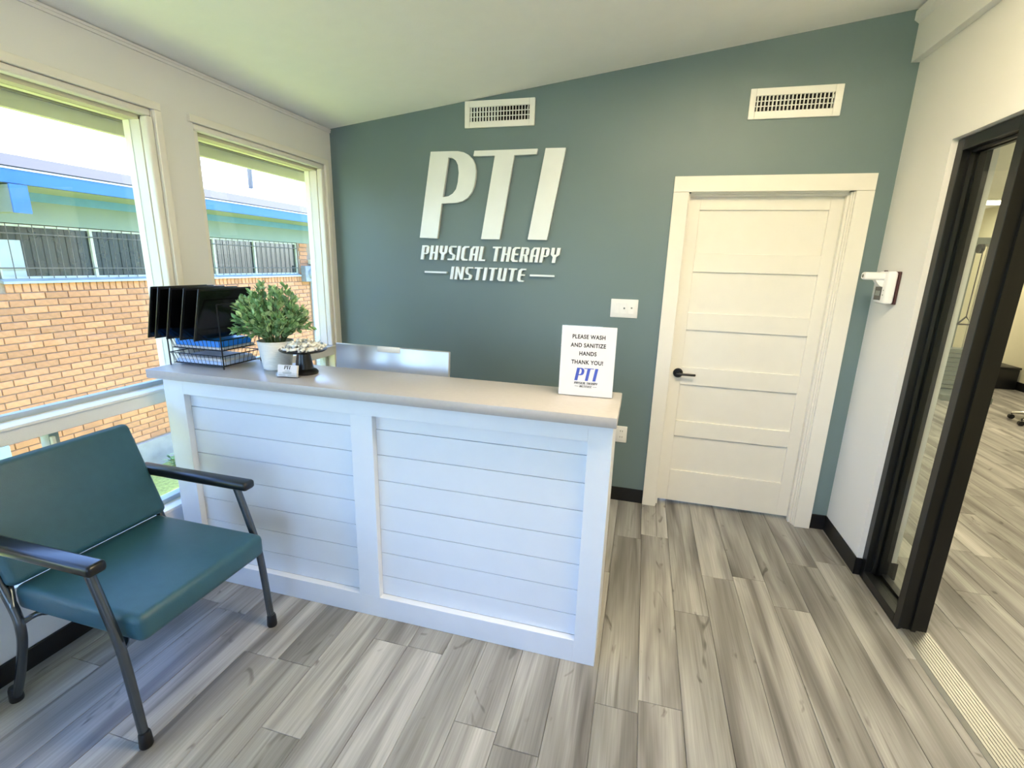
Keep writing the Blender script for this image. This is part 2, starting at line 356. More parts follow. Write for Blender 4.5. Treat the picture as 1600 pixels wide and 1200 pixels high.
win_lower(7, -5.2, -3.6, 'low window added out of view under the sill nearest the shopfront', (-4.4,))
# ---- baseboards
bbx = lambda n, mb, lab: obj(n, mb, 'black_rubber', kind='structure', label=lab, cat='baseboard', bevel=.003)
bbx('baseboard_left', B(0, .012, YF, 0, 0, .086), 'black rubber baseboard under the window wall')
bbx('baseboard_back', MB().box(.0125, 2.332, -.008, 0, 0, .1).box(3.375, W, -.008, 0, 0, .1), 'black rubber baseboard along the green accent wall')
bbx('baseboard_right', MB().box(W-.008, W, OY0-.008, -.0085, 0, .1).box(W-.008, 3.49, OY0-.008, OY0, 0, .1).box(W-.008, W, YF, OY1, 0, .1).box(3.604, WT+.008, OY0-.008, OY0, 0, .1), 'black rubber baseboard of the pale right wall')
# ---- cornice board at the top of the right wall
tr = MB().box(W-.038, W-.0005, YF, -.0005, 2.655, 2.86); tr.hexa([(W-.06, YF, 2.845), (W-.0005, YF, 2.8), (W-.0005, -.0005, 2.8), (W-.06, -.0005, 2.845), (W-.06, YF, 2.885), (W-.0005, YF, 2.89), (W-.0005, -.0005, 2.89), (W-.06, -.0005, 2.885)])
obj('trim_3', tr, 'wall_paint', kind='structure', label='deep cornice board along the top of the right wall', cat='trim')

# ---- door_1: five-panel door in the accent wall
d1 = thing('door_1', (2.85, 0, 0), 'closed white door with five horizontal panels and black lever', 'door', kind='structure')
for (a, b) in ((2.332, 2.42), (3.287, 3.375)): obj('casing', B(a, b, -.02, 0, 0, 2.042), 'trim_paint', d1, bevel=.002)
obj('casing', B(2.332, 3.375, -.02, 0, 2.043, 2.13), 'trim_paint', d1, bevel=.002)
# one clean stepped profile per jamb (reveal, hinge step, stop), swept along the jamb
up3 = lambda u, v, d: (u, v, d)
obj('jamb', MB().prism([[(2.4185, .001), (2.423, .001), (2.423, .03), (2.434, .03), (2.434, .066), (2.4185, .066)]], up3, 0, 2.040), 'trim_paint', d1)
obj('jamb', MB().prism([[(3.2885, .001), (3.282, .001), (3.282, .016), (3.274, .016), (3.274, .034), (3.262, .034), (3.262, .066), (3.2885, .066)]], up3, 0, 2.040), 'trim_paint', d1)
obj('head_jamb', MB().prism([[(.001, 2.0445), (.001, 2.0405), (.016, 2.0405), (.016, 2.034), (.034, 2.034), (.034, 2.024), (.066, 2.024), (.066, 2.0445)]], lambda u, v, d: (d, u, v), 2.4345, 3.2615), 'trim_paint', d1)
leaf = MB(); PZ = [(.25, .50), (.608, .86), (.976, 1.222), (1.332, 1.586), (1.698, 1.95)]; X0, X1, PX0, PX1 = 2.426, 3.278, 2.498, 3.197
leaf.box(X0, PX0, .07, .11, .022, 2.032).box(PX1, X1, .07, .11, .022, 2.032)
zs = [.022]+[z for p in PZ for z in p]+[2.032]
for i in range(0, len(zs), 2): leaf.box(PX0, PX1, .07, .11, zs[i], zs[i+1])
lf = obj('door_leaf', leaf, 'door_paint', d1, bevel=.0018)
for (a, b) in PZ: obj('panel', B(PX0, PX1, .083, .0985, a, b), 'door_paint', lf)
obj('lever_handle', MB().lathe([(.031, .0695), (.031, .060), (.028, .057), (.013, .057), (.013, .02)], (2.478, 0, .936), 28, 'y').rbox(2.466, 2.585, .018, .032, .927, .943, .006), 'black_plastic', lf, smooth=True)

# ---- black framed glass entrance to the gym (door_2)
d2 = thing('door_2', (3.55, -1.2, 0), 'black metal entrance frame with glass sidelight and metal threshold', 'door frame', kind='structure')
FX0, FX1, FH = 3.49, 3.604, 2.183
obj('jamb', MB().box(FX0, FX1, -.518, OY0-.0005, 0, FH), 'black_metal', d2, bevel=.002)
obj('glazing_stop', MB().box(FX0+.03, FX0+.046, -.531, -.518, .05, FH-.05).box(FX0+.062, FX0+.078, -.531, -.518, .05, FH-.05), 'black_metal', d2)
obj('post', MB().box(FX0, FX1, -.905, -.857, 0, FH), 'black_metal', d2, bevel=.002)
obj('door_stop', MB().box(FX0+.046, FX0+.064, -.918, -.905, .012, FH-.05), 'black_metal', d2)
obj('glazing_stop', MB().box(FX0+.03, FX0+.046, -.857, -.844, .05, FH-.05).box(FX0+.062, FX0+.078, -.857, -.844, .05, FH-.05), 'black_metal', d2)
obj('head_bar', MB().box(FX0, FX1, OY1, -.905, FH-.05, FH), 'black_metal', d2, bevel=.002)
obj('head_bar', MB().box(FX0, FX1, -.857, -.518, FH-.05, FH).box(FX0+.03, FX0+.046, -.844, -.531, FH-.062, FH-.05).box(FX0+.062, FX0+.078, -.844, -.531, FH-.062, FH-.05), 'black_metal', d2, bevel=.002)
obj('jamb', MB().box(FX0, FX1, OY1+.0005, OY1+.05, 0, FH-.05), 'black_metal', d2, bevel=.002)
obj('bottom_rail', MB().box(FX0, FX0+.036, -.857, -.518, 0, .05).box(FX0+.036, FX1-.036, -.857, -.518, 0, .036).box(FX1-.036, FX1, -.857, -.518, 0, .05), 'black_metal', d2, bevel=.0015)
obj('pane', B(FX0+.0475, FX0+.0605, -.857, -.518, .036, FH-.05), GLASS2, d2)
th = MB(); prof = [(FX0+.012, 0.001)]
nr = 9
for i in range(nr):
    a = FX0+.012+i*(.112/nr); th.box(a, a+.112/nr-.003, OY1+.05, -.905, .0, .0125)
th.box(FX0+.012, FX0+.124, OY1+.05, -.905, 0, .010); th.hexa([(FX0-.006, OY1+.05, 0), (FX0+.012, OY1+.05, 0), (FX0+.012, -.905, 0), (FX0-.006, -.905, 0), (FX0-.004, OY1+.05, .002), (FX0+.012, OY1+.05, .010), (FX0+.012, -.905, .010), (FX0-.004, -.905, .002)])
obj('threshold', th, 'aluminium', d2)

# ---- gym beyond the entrance
GZ = 2.72
obj('ceiling_gym', MB().box(WT, 7.8, -3.2, 7.75, GZ, GZ+.15), 'ceiling_paint', kind='structure', label='flat white ceiling of the gym', cat='ceiling')
obj('wall_gym_side', B(7.65, 7.8, -3.2, 7.75, -.3, 2.8), 'gym_wall', kind='structure', label='long cream wall of the gym seen through the entrance', cat='wall')
obj('wall_gym_end', B(WT, 7.65, 7.6, 7.75, -.3, 2.8), 'gym_wall', kind='structure', label='end wall of the gym behind the exercise machines', cat='wall')
obj('wall_gym_partition', MB().box(WT-.1, WT, .15, 7.6, -.3, 2.8).box(WT, 7.65, -3.35, -3.2, -.3, 2.8), 'gym_wall', kind='structure', label='gym partition wall continuing past the reception', cat='wall')
bbx('baseboard_gym', MB().box(7.635, 7.65, -3.2, 7.6, 0, .12).box(WT, 7.635, 7.588, 7.6, 0, .12), 'black rubber baseboard around the gym')
def ceiling_light(x, y, z, lx, ly, label, group=None, lamp='lamp_warm'):
    t = thing('ceiling_light', (x, y, z), label, 'ceiling light', group)
    obj('frame', MB().box(x-lx, x-lx+.025, y-ly, y+ly, z-.03, z).box(x+lx-.025, x+lx, y-ly, y+ly, z-.03, z).box(x-lx+.025, x+lx-.025, y-ly, y-ly+.025, z-.03, z).box(x-lx+.025, x+lx-.025, y+ly-.025, y+ly, z-.03, z), 'vent_white', t)
    obj('diffuser', B(x-lx+.025, x+lx-.025, y-ly+.025, y+ly-.025, z-.02, z-.012), lamp, t)
for (x, y, lab) in ((6.9, 6.1, 'gym ceiling light panel beyond the cable machine near the end wall'), (5.2, 4.6, 'gym ceiling light panel beside the cable machine'), (5.2, 1.2, 'gym ceiling light panel in the middle of the gym'),
                    (6.6, 2.6, 'gym ceiling light panel above the rolling stool'), (5.2, -1.4, 'gym ceiling light panel just inside the black framed entrance')):
    ceiling_light(x, y, GZ, .6, .3, lab, 'gym ceiling lights', 'lamp_gym')

# ================================================================ RECEPTION DESK
KX0, KX1, KF, KB, KH = .082, 2.151, -1.528, -1.20, 1.047
dk = thing('reception_desk', ((KX0+KX1)/2, KF, 0), 'white shiplap reception desk with a grey laminate counter', 'desk')
obj('stile', B(KX0, .195, KF, KF+.032, 0, KH), 'desk_paint', dk, bevel=.0015)
obj('stile', B(1.068, 1.172, KF, KF+.032, .105, .975), 'desk_paint', dk, bevel=.0015)
obj('stile', B(2.062, KX1, KF, KF+.032, 0, KH), 'desk_paint', dk, bevel=.0015)
obj('rail', B(.195, 2.062, KF, KF+.032, 0, .105), 'desk_paint', dk, bevel=.0015)
obj('rail', B(.195, 2.062, KF, KF+.032, .975, KH), 'desk_paint', dk, bevel=.0015)
seams = [.105, .203, .321, .438, .557, .676, .794, .909, .975]
for (a, b) in ((.195, 1.068), (1.172, 2.062)):
    for i in range(8): obj('board', B(a, b, KF+.0305, KF+.046, seams[i]+.0012, seams[i+1]-.0012), 'desk_paint', dk, bevel=.0012)
obj('backing', B(KX0+.02, KX1-.02, KF+.0462, KF+.054, .01, KH), 'laminate', dk)
obj('side_panel', B(KX1-.02, KX1, KF+.0325, KB-.01, 0, KH), 'desk_paint', dk); obj('side_panel', B(KX0, KX0+.02, KF+.0325, KB-.01, 0, KH), 'desk_paint', dk)
for x in (.14, 1.93): obj('leg_panel', B(x, x+.02, KB-.01, -.68, 0, .72), 'laminate', dk)
obj('back_panel', B(KX0+.02, KX1-.02, KB-.02, KB-.01, .76, KH), 'desk_paint', dk)
obj('counter_top', MB().rbox(.03, 2.163, -1.562, -1.192, KH, 1.087, .003, 2), 'laminate', dk, smooth=True)
obj('work_surface', B(KX0+.02, 1.97, KF+.054, -.66, .72, .745), 'laminate', dk)

# ================================================================ WALL SIGN
Yf, Yb = -.032, -.008
sg = thing('wall_sign', (1.18, 0, 1.49), 'large brushed metal letters spelling PTI PHYSICAL THERAPY INSTITUTE', 'sign')
def c5(p):
    q = pix(600+p[0]/3.334, 120+p[1]/3.334, 1, Yf); return (q.x, q.z)
PTI = {'P': [[(243, 390), (350, 387), (385, 387), (415, 393), (440, 406), (460, 427), (473, 455), (478, 490), (476, 530), (469, 570), (456, 602), (436, 630), (408, 648), (375, 656), (300, 660), (277, 842), (186, 838)],
             [(335, 420), (358, 424), (374, 436), (385, 460), (389, 500), (384, 550), (375, 585), (358, 608), (335, 622), (306, 627)]],
       'T': [[(471, 385), (800, 374), (795, 402), (678, 408), (601, 847), (505, 845), (577, 411), (465, 413)]],
       'I': [[(842, 371), (948, 369), (848, 850), (748, 848)]]}
PTI = {k: [[c5(p) for p in l] for l in v] for k, v in PTI.items()}
for k in 'PTI': obj('letter', MB().prism(PTI[k], lambda u, v, d: (u, d, v), Yf, Yb), 'sign_metal', sg)
# squarish display capitals: thick uprights, thin bars (unit height, own widths)
t_, h_ = .20, .11
def R_(x0, x1, y0, y1): return [(x0, y0), (x1, y0), (x1, y1), (x0, y1)]
def bowl(w, y0, y1, c=.12): return [R_(t_, w-c, y1-h_, y1), [(w-c, y1-h_), (w-t_, y1-h_-.05), (w, y1-c), (w-c, y1)], [(w-t_, y1-h_-.05), (w-t_, y0+h_+.05), (w, y0+c), (w, y1-c)], [(w-t_, y0+h_+.05), (w-c, y0+h_), (w-c, y0), (w, y0+c)], R_(t_, w-c, y0, y0+h_)]
def curve_c(w): return [[(0, .14), (t_, .2), (t_, .8), (0, .86)], [(0, .86), (t_, .8), (t_+.06, 1-h_), (.14, 1)], [(.14, 1), (t_+.06, 1-h_), (w, 1-h_), (w, 1)], [(0, .14), (.14, 0), (t_+.06, h_), (t_, .2)], [(.14, 0), (w, 0), (w, h_), (t_+.06, h_)]]
GL = {
 'P': (.52, [R_(0, t_, 0, 1)]+bowl(.52, .38, 1)),
 'H': (.54, [R_(0, t_, 0, 1), R_(.34, .54, 0, 1), R_(t_, .34, .45, .45+h_)]),
 'Y': (.54, [R_(0, t_, .55, 1), R_(.34, .54, .55, 1), [(0, .55), (.17, .38), (.37, .38), (.54, .55)], R_(.17, .37, 0, .38)]),
 'S': (.50, [R_(.1, .5, 1-h_, 1), [(0, .62), (t_, .62), (t_, .85), (.1, 1), (0, .88)], [(0, .62), (.1, .44), (.24, .50), (t_, .62)], [(.1, .44), (.24, .50), (.5, .36), (.32, .36)], [(.3, .1), (.5, .12), (.5, .36), (.3, .38)], [(0, 0), (.40, 0), (.5, .12), (.3, h_), (0, h_)]]),
 'I': (.20, [R_(0, t_, 0, 1)]),
 'C': (.48, curve_c(.48)),
 'A': (.54, [R_(.34, .54, 0, 1), [(0, 0), (t_, 0), (t_, .8), (0, .8)], [(0, .8), (t_, .8), (.26, 1-h_), (.14, 1)], [(.14, 1), (.26, 1-h_), (.34, 1-h_), (.34, 1)], R_(t_, .34, .38, .38+h_)]),
 'L': (.44, [R_(0, t_, 0, 1), R_(t_, .44, 0, h_)]),
 'T': (.56, [R_(0, .56, 1-h_, 1), R_(.18, .38, 0, 1-h_)]),
 'E': (.46, curve_c(.46)+[R_(t_, .44, .46, .46+h_)]),
 'R': (.54, [R_(0, t_, 0, 1)]+bowl(.52, .42, 1)+[[(.26, .42), (.46, .42), (.56, 0), (.36, 0)]]),
 'N': (.58, [R_(0, .18, 0, 1), R_(.40, .58, 0, 1), [(.18, 1), (.18, .62), (.40, 0), (.40, .38)]]),
 'U': (.54, [R_(0, t_, .14, 1), R_(.34, .54, .0, 1), [(0, .14), (.14, 0), (.3, h_), (t_, .2)], [(.14, 0), (.34, 0), (.34, h_), (.3, h_)]]),
}
def word_len(tx, sp=.1): return sum((GL[c][0]+sp) if c != ' ' else .28 for c in tx)-sp
def word(parent, tx, x0, x1, z0, h, to3, d0, d1, m, shear=.17, sp=.1, name='letter', one=None):
    k = (x1-x0-shear*h)/word_len(tx, sp); x = x0
    for c in tx:
        if c == ' ': x += .28*k; continue
        mb = one if one is not None else MB()
        for poly in GL[c][1]: mb.prism([[(x+p[0]*k+p[1]*shear*h, z0+p[1]*h) for p in poly]], to3, d0, d1)
        if one is None: obj(name, mb, m, parent)
        x += (GL[c][0]+sp)*k
wall3 = lambda u, v, d: (u, d, v)
word(sg, 'PHYSICAL THERAPY', .686, 1.672, 1.616, .095, wall3, -.026, -.006, 'sign_metal')
word(sg, 'INSTITUTE', .905, 1.448, 1.488, .086, wall3, -.026, -.006, 'sign_metal')
for (a, b) in ((.716, .882), (1.474, 1.638)): obj('dash', B(a, b, -.026, -.006, 1.526, 1.538), 'sign_metal', sg)
# standoff pins behind the letters touch the wall
for (x, z) in ((.72, 1.8), (.79, 2.25), (1.0, 2.2), (1.22, 2.25), (1.19, 1.85), (1.55, 1.8), (1.65, 2.25)): obj('standoff_pin', MB().lathe([(.006, -.010), (.006, 0)], (x, 0, z), 8, 'y'), 'steel', sg)

# ================================================================ VENTS, PLATES
def vent(x0, x1, z0, z1, ix0, ix1, iz0, iz1, label, angle):
    t = thing('air_vent', ((x0+x1)/2, 0, z0), label, 'vent', 'supply vents high on the accent wall')
    fr = MB(); y0, y1 = -.014, 0
    for (a, b, c, d) in ((x0, ix0, z0, z1), (ix1, x1, z0, z1), (ix0, ix1, z0, iz0), (ix0, ix1, iz1, z1)): fr.box(a, b, y0, y1, c, d)
    obj('frame', fr, 'vent_white', t, bevel=.002)
    obj('duct', B(ix0, ix1, -.0015, -.0005, iz0, iz1), 'vent_dark', t)
    n = 20; pit = (ix1-ix0)/n
    me = None
    for i in range(n):
        x = ix0+(i+.5)*pit; a = angle if i < n/2 else .08
        dx = -.0062*math.sin(a)
        mb = MB().hexa([(x-.0022-dx, -.0125, iz0), (x+.0022-dx, -.0125, iz0), (x+.0022+dx, -.002, iz0), (x-.0022+dx, -.002, iz0), (x-.0022-dx, -.0125, iz1), (x+.0022-dx, -.0125, iz1), (x+.0022+dx, -.002, iz1), (x-.0022+dx, -.002, iz1)])
        obj('vane', mb, 'vent_white', t)
    for k in (1, 2): z = iz0+(iz1-iz0)*k/3; obj('crossbar', B(ix0, ix1, -.009, -.004, z-.002, z+.002), 'vent_white', t)
    obj('damper_lever', MB().rbox(ix1-.012, ix1-.006, -.024, -.010, iz1-.03, iz1-.015, .002), 'vent_white', t)
    for x in (x0+.012, x1-.012): obj('screw', MB().lathe([(.004, -.0155), (.004, -.013)], (x, 0, (z0+z1)/2), 10, 'y'), 'vent_white', t)
vent(1.007, 1.466, 2.441, 2.597, 1.04, 1.432, 2.477, 2.56, 'white supply vent above the metal letters', .9)
vent(2.687, 3.142, 2.420, 2.574, 2.718, 3.104, 2.459, 2.537, 'white supply vent above the panelled door', .2)
sw = thing('light_switch', (2.1, 0, 1.285), 'white three-gang switch plate on the accent wall beside the door', 'switch')
obj('plate', MB().rbox(2.015, 2.186, -.007, 0, 1.284, 1.402, .003, 2), 'white_plastic', sw, smooth=True)
for k in range(3):
    x = 2.1005+(k-1)*.046; r = obj('rocker', B(x-.0165, x+.0165, -.009, -.006, 1.31, 1.376), 'white_plastic', sw, bevel=.001)
    if k: obj('dimmer_mark', B(x-.004, x+.006, -.0098, -.0088, 1.335+.004*k, 1.347+.003*k), 'machine_grey', r)
ol = thing('outlet', (2.15, 0, .43), 'white outlet plate low on the accent wall beside the desk', 'outlet')
obj('plate', MB().rbox(2.112, 2.188, -.007, 0, .433, .549, .003, 2), 'white_plastic', ol, smooth=True)
for z in (.470, .512):
    r = obj('receptacle', MB().rbox(2.133, 2.167, -.009, -.006, z-.016, z+.016, .0014, 2), 'white_plastic', ol)
    obj('slots', MB().box(2.142, 2.1445, -.0096, -.0088, z-.002, z+.008).box(2.156, 2.1585, -.0096, -.0088, z-.002, z+.008), 'ink_black', r)

# ================================================================ WALL THERMOMETER
tm = thing('wall_thermometer', (W, -.23, 1.455), 'white infrared wall thermometer with small dark screen and sensor arm', 'thermometer')
obj('back_plate', MB().rbox(W-.012, W, -.292, -.168, 1.452, 1.618, .004, 2), 'plate_maroon', tm, smooth=True)
obj('body', MB().rbox(W-.058, W-.0125, -.292, -.168, 1.452, 1.618, .014, 4), 'white_plastic', tm, smooth=True)
obj('sensor_arm', MB().rbox(W-.148, W-.05, -.258, -.20, 1.572, 1.612, .012, 4).hexa([(W-.075, -.25, 1.545), (W-.05, -.25, 1.535), (W-.05, -.21, 1.535), (W-.075, -.21, 1.545), (W-.10, -.25, 1.58), (W-.05, -.25, 1.58), (W-.05, -.21, 1.58), (W-.10, -.21, 1.58)]), 'white_plastic', tm, smooth=True)
obj('sensor_lens', MB().lathe([(.009, -.1495), (.009, -.1475)], (W, -.229, 1.592), 14, 'x'), 'screen', tm)
ds = obj('display', B(W-.0600, W-.0575, -.250, -.178, 1.470, 1.538), 'gloss_black', tm)
obj('digits', MB().box(W-.0607, W-.0598, -.240, -.188, 1.493, 1.518), 'machine_grey', ds)
for z in (1.498, 1.522): obj('button', MB().lathe([(.003, -.0595), (.003, -.057)], (W, -.270, z), 10, 'x'), 'machine_grey', tm)
obj('top_switch', MB().rbox(W-.05, W-.035, -.222, -.21, 1.615, 1.622, .002, 1), 'plate_maroon', tm)

# ================================================================ TEAL CHAIR
ch = thing('armchair', (.45, -2.0, 0), 'teal vinyl waiting chair with black arms and metal tube legs', 'chair')
SY0, SY1 = -2.268, -1.738
seat = MB().rbox(.20, .768, SY0, SY1, .385, .482, .026, 4)
obj('seat', seat, 'teal_vinyl', ch, smooth=True)
# backrest: slab leaning back, face from (x .255, z .485) to (x .105, z .885)
bl = math.hypot(.15, .40); ang = math.atan2(.15, .40)
Mb = Matrix.Translation((.256, 0, .486)) @ Matrix.Rotation(-ang, 4, 'Y')
obj('backrest', MB().rbox(-.065, 0, -2.285, -1.722, .012, bl+.008, .026, 4, Mb), 'teal_vinyl', ch, smooth=True)
def smooth_path(pts, n=6):
    o = []; P = [Vector(pts[0])]+[Vector(p) for p in pts]+[Vector(pts[-1])]
    for i in range(1, len(P)-2):
        for k in range(n):
            t = k/n; a, b, c, d = P[i-1:i+3]
            o.append(.5*((2*b)+(c-a)*t+(2*a-5*b+4*c-d)*t*t+(3*b-a-3*c+d)*t**3))
    o.append(P[-1]); return o
AY = {1: -1.704, -1: -2.300}
for s in (1, -1):
    y = AY[s]; x_in = .0
    arm = MB(); n0 = [(.105, .655), (.105, .690), (.655, .690), (.690, .682), (.695, .655), (.680, .648)]
    a = obj('armrest', MB().rbox(.10, .692, y-.029, y+.029, .652, .69, .013, 3), 'black_plastic', ch, smooth=True)
    yl = -1.712 if s == 1 else -2.292
    fl_ = [(.628, yl, .655), (.66, yl, .55), (.694, yl, .43), (.706, yl, .37), (.714, yl, .30), (.722, yl, .20), (.734, yl, .02)]
    obj('leg', MB().tube(smooth_path(fl_), .0145, 12), 'gunmetal', ch, smooth=True)
    obj('rubber_foot', MB().lathe([(.019, 0), (.021, .006), (.0185, .05), (.0155, .058)], (.735, yl, 0), 16), 'black_rubber', ch, smooth=True)
    yr = -1.728 if s == 1 else -2.288
    rl = [(.15, yr, .655), (.185, yr, .52), (.23, yr, .40), (.245, yl, .34), (.232, yl, .27), (.18, yl, .13), (.128, yl, .02)]
    obj('leg', MB().tube(smooth_path(rl), .0145, 12), 'gunmetal', ch, smooth=True)
    obj('rubber_foot', MB().lathe([(.019, 0), (.021, .006), (.0185, .05), (.0155, .058)], (.123, yl, 0), 16), 'black_rubber', ch, smooth=True)
    obj('side_rail', MB().tube(smooth_path([(.243, yl, .355), (.30, yl-s*.06, .373), (.62, yl-s*.06, .373), (.706, yl, .365)]), .010, 10), 'gunmetal', ch, smooth=True)
obj('cross_rail', MB().tube([(.300, -2.232, .372), (.300, -1.772, .372)], .010, 10), 'gunmetal', ch, smooth=True)
obj('cross_rail', MB().tube([(.58, -2.232, .372), (.58, -1.772, .372)], .010, 10), 'gunmetal', ch, smooth=True)
obj('back_bracket', MB().tube([(.235, -1.712, .42), (.165, -1.76, .53), (.10, -1.80, .66)], .010, 10), 'gunmetal', ch, smooth=True)
obj('back_bracket', MB().tube([(.235, -2.292, .42), (.165, -2.25, .53), (.10, -2.2, .66)], .010, 10), 'gunmetal', ch, smooth=True)

# ================================================================ THINGS ON THE COUNTER
CT = 1.087
og = thing('desk_organizer', (.2, -1.33, CT), 'black wire two-tier letter tray on the grey counter', 'organizer')
ox0, ox1, oy0, oy1 = .045, .358, -1.445, -1.215; wr = .0017
def tray(z0, z1):
    mb = MB(); e = .012
    top = [(ox0, oy0, z1), (ox1, oy0, z1), (ox1, oy1, z1), (ox0, oy1, z1), (ox0, oy0, z1)]; bot = [(ox0+e, oy0+e, z0), (ox1-e, oy0+e, z0), (ox1-e, oy1-e, z0), (ox0+e, oy1-e, z0), (ox0+e, oy0+e, z0)]
    for ring, r in ((top, .0024), (bot, wr)):
        for i in range(4): mb.tube([ring[i], ring[i+1]], r, 6)
    for i in range(13):
        f = (i+.5)/13; x = ox0+(ox1-ox0)*f; xb = ox0+e+(ox1-ox0-2*e)*f
        mb.tube([(x, oy0, z1), (xb, oy0+e, z0), (xb, oy1-e, z0), (x, oy1, z1)], wr*.8, 5)
    for i in range(8):
        f = (i+.5)/8; y = oy0+(oy1-oy0)*f; yb = oy0+e+(oy1-oy0-2*e)*f
        mb.tube([(ox0, y, z1), (ox0+e, yb, z0), (ox1-e, yb, z0), (ox1, y, z1)], wr*.8, 5)
    return mb
obj('tray', tray(CT+.012, CT+.062), 'wire_black', og); obj('tray', tray(CT+.085, CT+.135), 'wire_black', og)
for (x, y) in ((ox0, oy0), (ox1, oy0), (ox1, oy1), (ox0, oy1)): obj('post', MB().tube([(x, y, CT), (x, y, CT+.30 if x > .2 else CT+.14)], .003, 8), 'wire_black', og)
obj('divider_rail', MB().tube([(ox1, oy0, CT+.30), (ox1, oy1, CT+.30)], .0024, 6), 'wire_black', og)
obj('sheet_stack', MB().rbox(ox0+.018, ox1-.016, oy0+.018, oy1-.016, CT+.0145, CT+.030, .002, 1), 'paper_blue', label='stack of pale blue and white paper in the lower wire tray', cat='paper', pivot=(.2, -1.33, CT+.0145))
obj('sheet_stack', MB().rbox(ox0+.03, ox1-.018, oy0+.022, oy1-.03, CT+.0305, CT+.044, .002, 1), 'paper', label='stack of white forms lying on the pale blue paper', cat='paper', pivot=(.2, -1.33, CT+.03))
obj('sheet_stack', MB().rbox(ox0+.018, ox1-.016, oy0+.018, oy1-.016, CT+.0875, CT+.098, .002, 1), 'paper', label='thin stack of white paper under the bright blue folder', cat='paper', pivot=(.2, -1.33, CT+.0875))
obj('folder', MB().rbox(ox0+.02, ox1-.03, oy0+.022, oy1-.018, CT+.0985, CT+.128, .003, 2), 'folder_blue', label='bright blue folder in the upper wire tray', cat='folder', pivot=(.2, -1.33, CT+.0985))
TL = ['frontmost glossy black tablet upright over the blue folder', 'glossy black tablet second behind the frontmost one over the blue folder', 'middle glossy black tablet of the five over the wire tray', 'glossy black tablet second from the window over the wire tray', 'glossy black tablet closest to the window over the wire tray']
for i, x in enumerate((.272, .192, .115, .048, .006)):
    ln = .062; hz = .236; z0 = CT+.138; y0, y1 = -1.512, -1.215
    a = math.atan2(ln, hz); L = math.hypot(ln, hz)
    M = Matrix.Translation((x, 0, z0)) @ Matrix.Rotation(a, 4, 'Y')
    t = thing('tablet', (x, (y0+y1)/2, z0), TL[i], 'tablet', 'black tablets in the organizer')
    obj('case', MB().rbox(.002, .0085, y0, y1, 0, L, .003, 2, M), 'black_plastic', t, smooth=True)
    obj('screen', MB().rbox(.0083, .0092, y0+.009, y1-.009, .009, L-.009, .0005, 1, M), 'gloss_black', t)
# ---- potted plant
pc = (.558, -1.33)
pp = thing('potted_plant', (pc[0], pc[1], CT), 'bushy green artificial plant in a white ribbed pot', 'plant')
prof = [(.056, 0), (.061, .004)]
for i in range(26):
    z = .008+i*.0046; r = .062+.016*(i/25); prof += [(r+.0008, z), (r-.0004, z+.0023)]
prof += [(.079, .130), (.080, .136), (.076, .137), (.074, .118)]
obj('pot', MB().lathe(prof, (pc[0], pc[1], CT), 40), 'ceramic', pp, smooth=True)
obj('soil', MB().lathe([(.0743, .112), (.0743, .119), (.03, .124)], (pc[0], pc[1], CT), 24), 'soil', pp)
rl = random.Random(11); leaves = MB(); leaves2 = MB(); stems = MB()
def leaf_at(mb, p, d, up, L, w):
    d = d.normalized(); s = d.cross(up).normalized(); n = s.cross(d).normalized()
    pts = [p, p+d*L*.35+s*w*.5+n*L*.06, p+d*L*.72+s*w*.42+n*L*.05, p+d*L-n*L*.06, p+d*L*.72-s*w*.42+n*L*.05, p+d*L*.35-s*w*.5+n*L*.06, p+d*L*.5+n*L*.0]
    mb.add(pts, [(0, 1, 6), (1, 2, 6), (2, 3, 6), (3, 4, 6), (4, 5, 6), (5, 0, 6)])
for i in range(105):
    az = rl.uniform(0, 2*math.pi); el = math.asin(rl.uniform(.02, .99)); Ls = rl.uniform(.84, 1.06)
    tip = Vector((pc[0]+.178*Ls*math.cos(az)*math.cos(el), pc[1]+.165*Ls*math.sin(az)*math.cos(el), CT+.175+.215*Ls*math.sin(el)))
    p0 = Vector((pc[0]+.035*math.cos(az), pc[1]+.035*math.sin(az), CT+.118)); ctl = Vector((pc[0]+.07*math.cos(az), pc[1]+.07*math.sin(az), CT+.20))
    pts = [p0*(1-t)**2+ctl*2*t*(1-t)+tip*t*t for t in [k/6 for k in range(7)]]
    stems.tube(pts, .0014, 5)
    for k in range(2, 7):
        dd = (pts[min(k+1, 6)]-pts[k-1]).normalized()
        for j in range(3 if k < 5 else 5):
            a2 = rl.uniform(0, 2*math.pi); sdv = dd.cross(Vector((0, 0, 1))) if abs(dd.z) < .95 else Vector((1, 0, 0)); sdv.normalize(); q = sdv.cross(dd)
            ld = dd*rl.uniform(.6, 1.)+(sdv*math.cos(a2)+q*math.sin(a2))*rl.uniform(.4, .8)+Vector((0, 0, .25))
            leaf_at(leaves if rl.random() < .55 else leaves2, pts[k]-dd*rl.uniform(0, .02), ld, Vector((rl.uniform(-.4, .4), rl.uniform(-.4, .4), 1)), rl.uniform(.026, .040), rl.uniform(.014, .020))
for mb in (leaves, leaves2):
    mb.v = [(max(v[0], .362) if v[2] < CT+.14 else v[0], v[1], max(v[2], CT+.07)) for v in mb.v]
obj('foliage', leaves, 'leaf', pp, kind='stuff'); obj('new_foliage', leaves2, 'leaf_light', pp, kind='stuff'); obj('twigs', stems, 'stem', pp, kind='stuff')
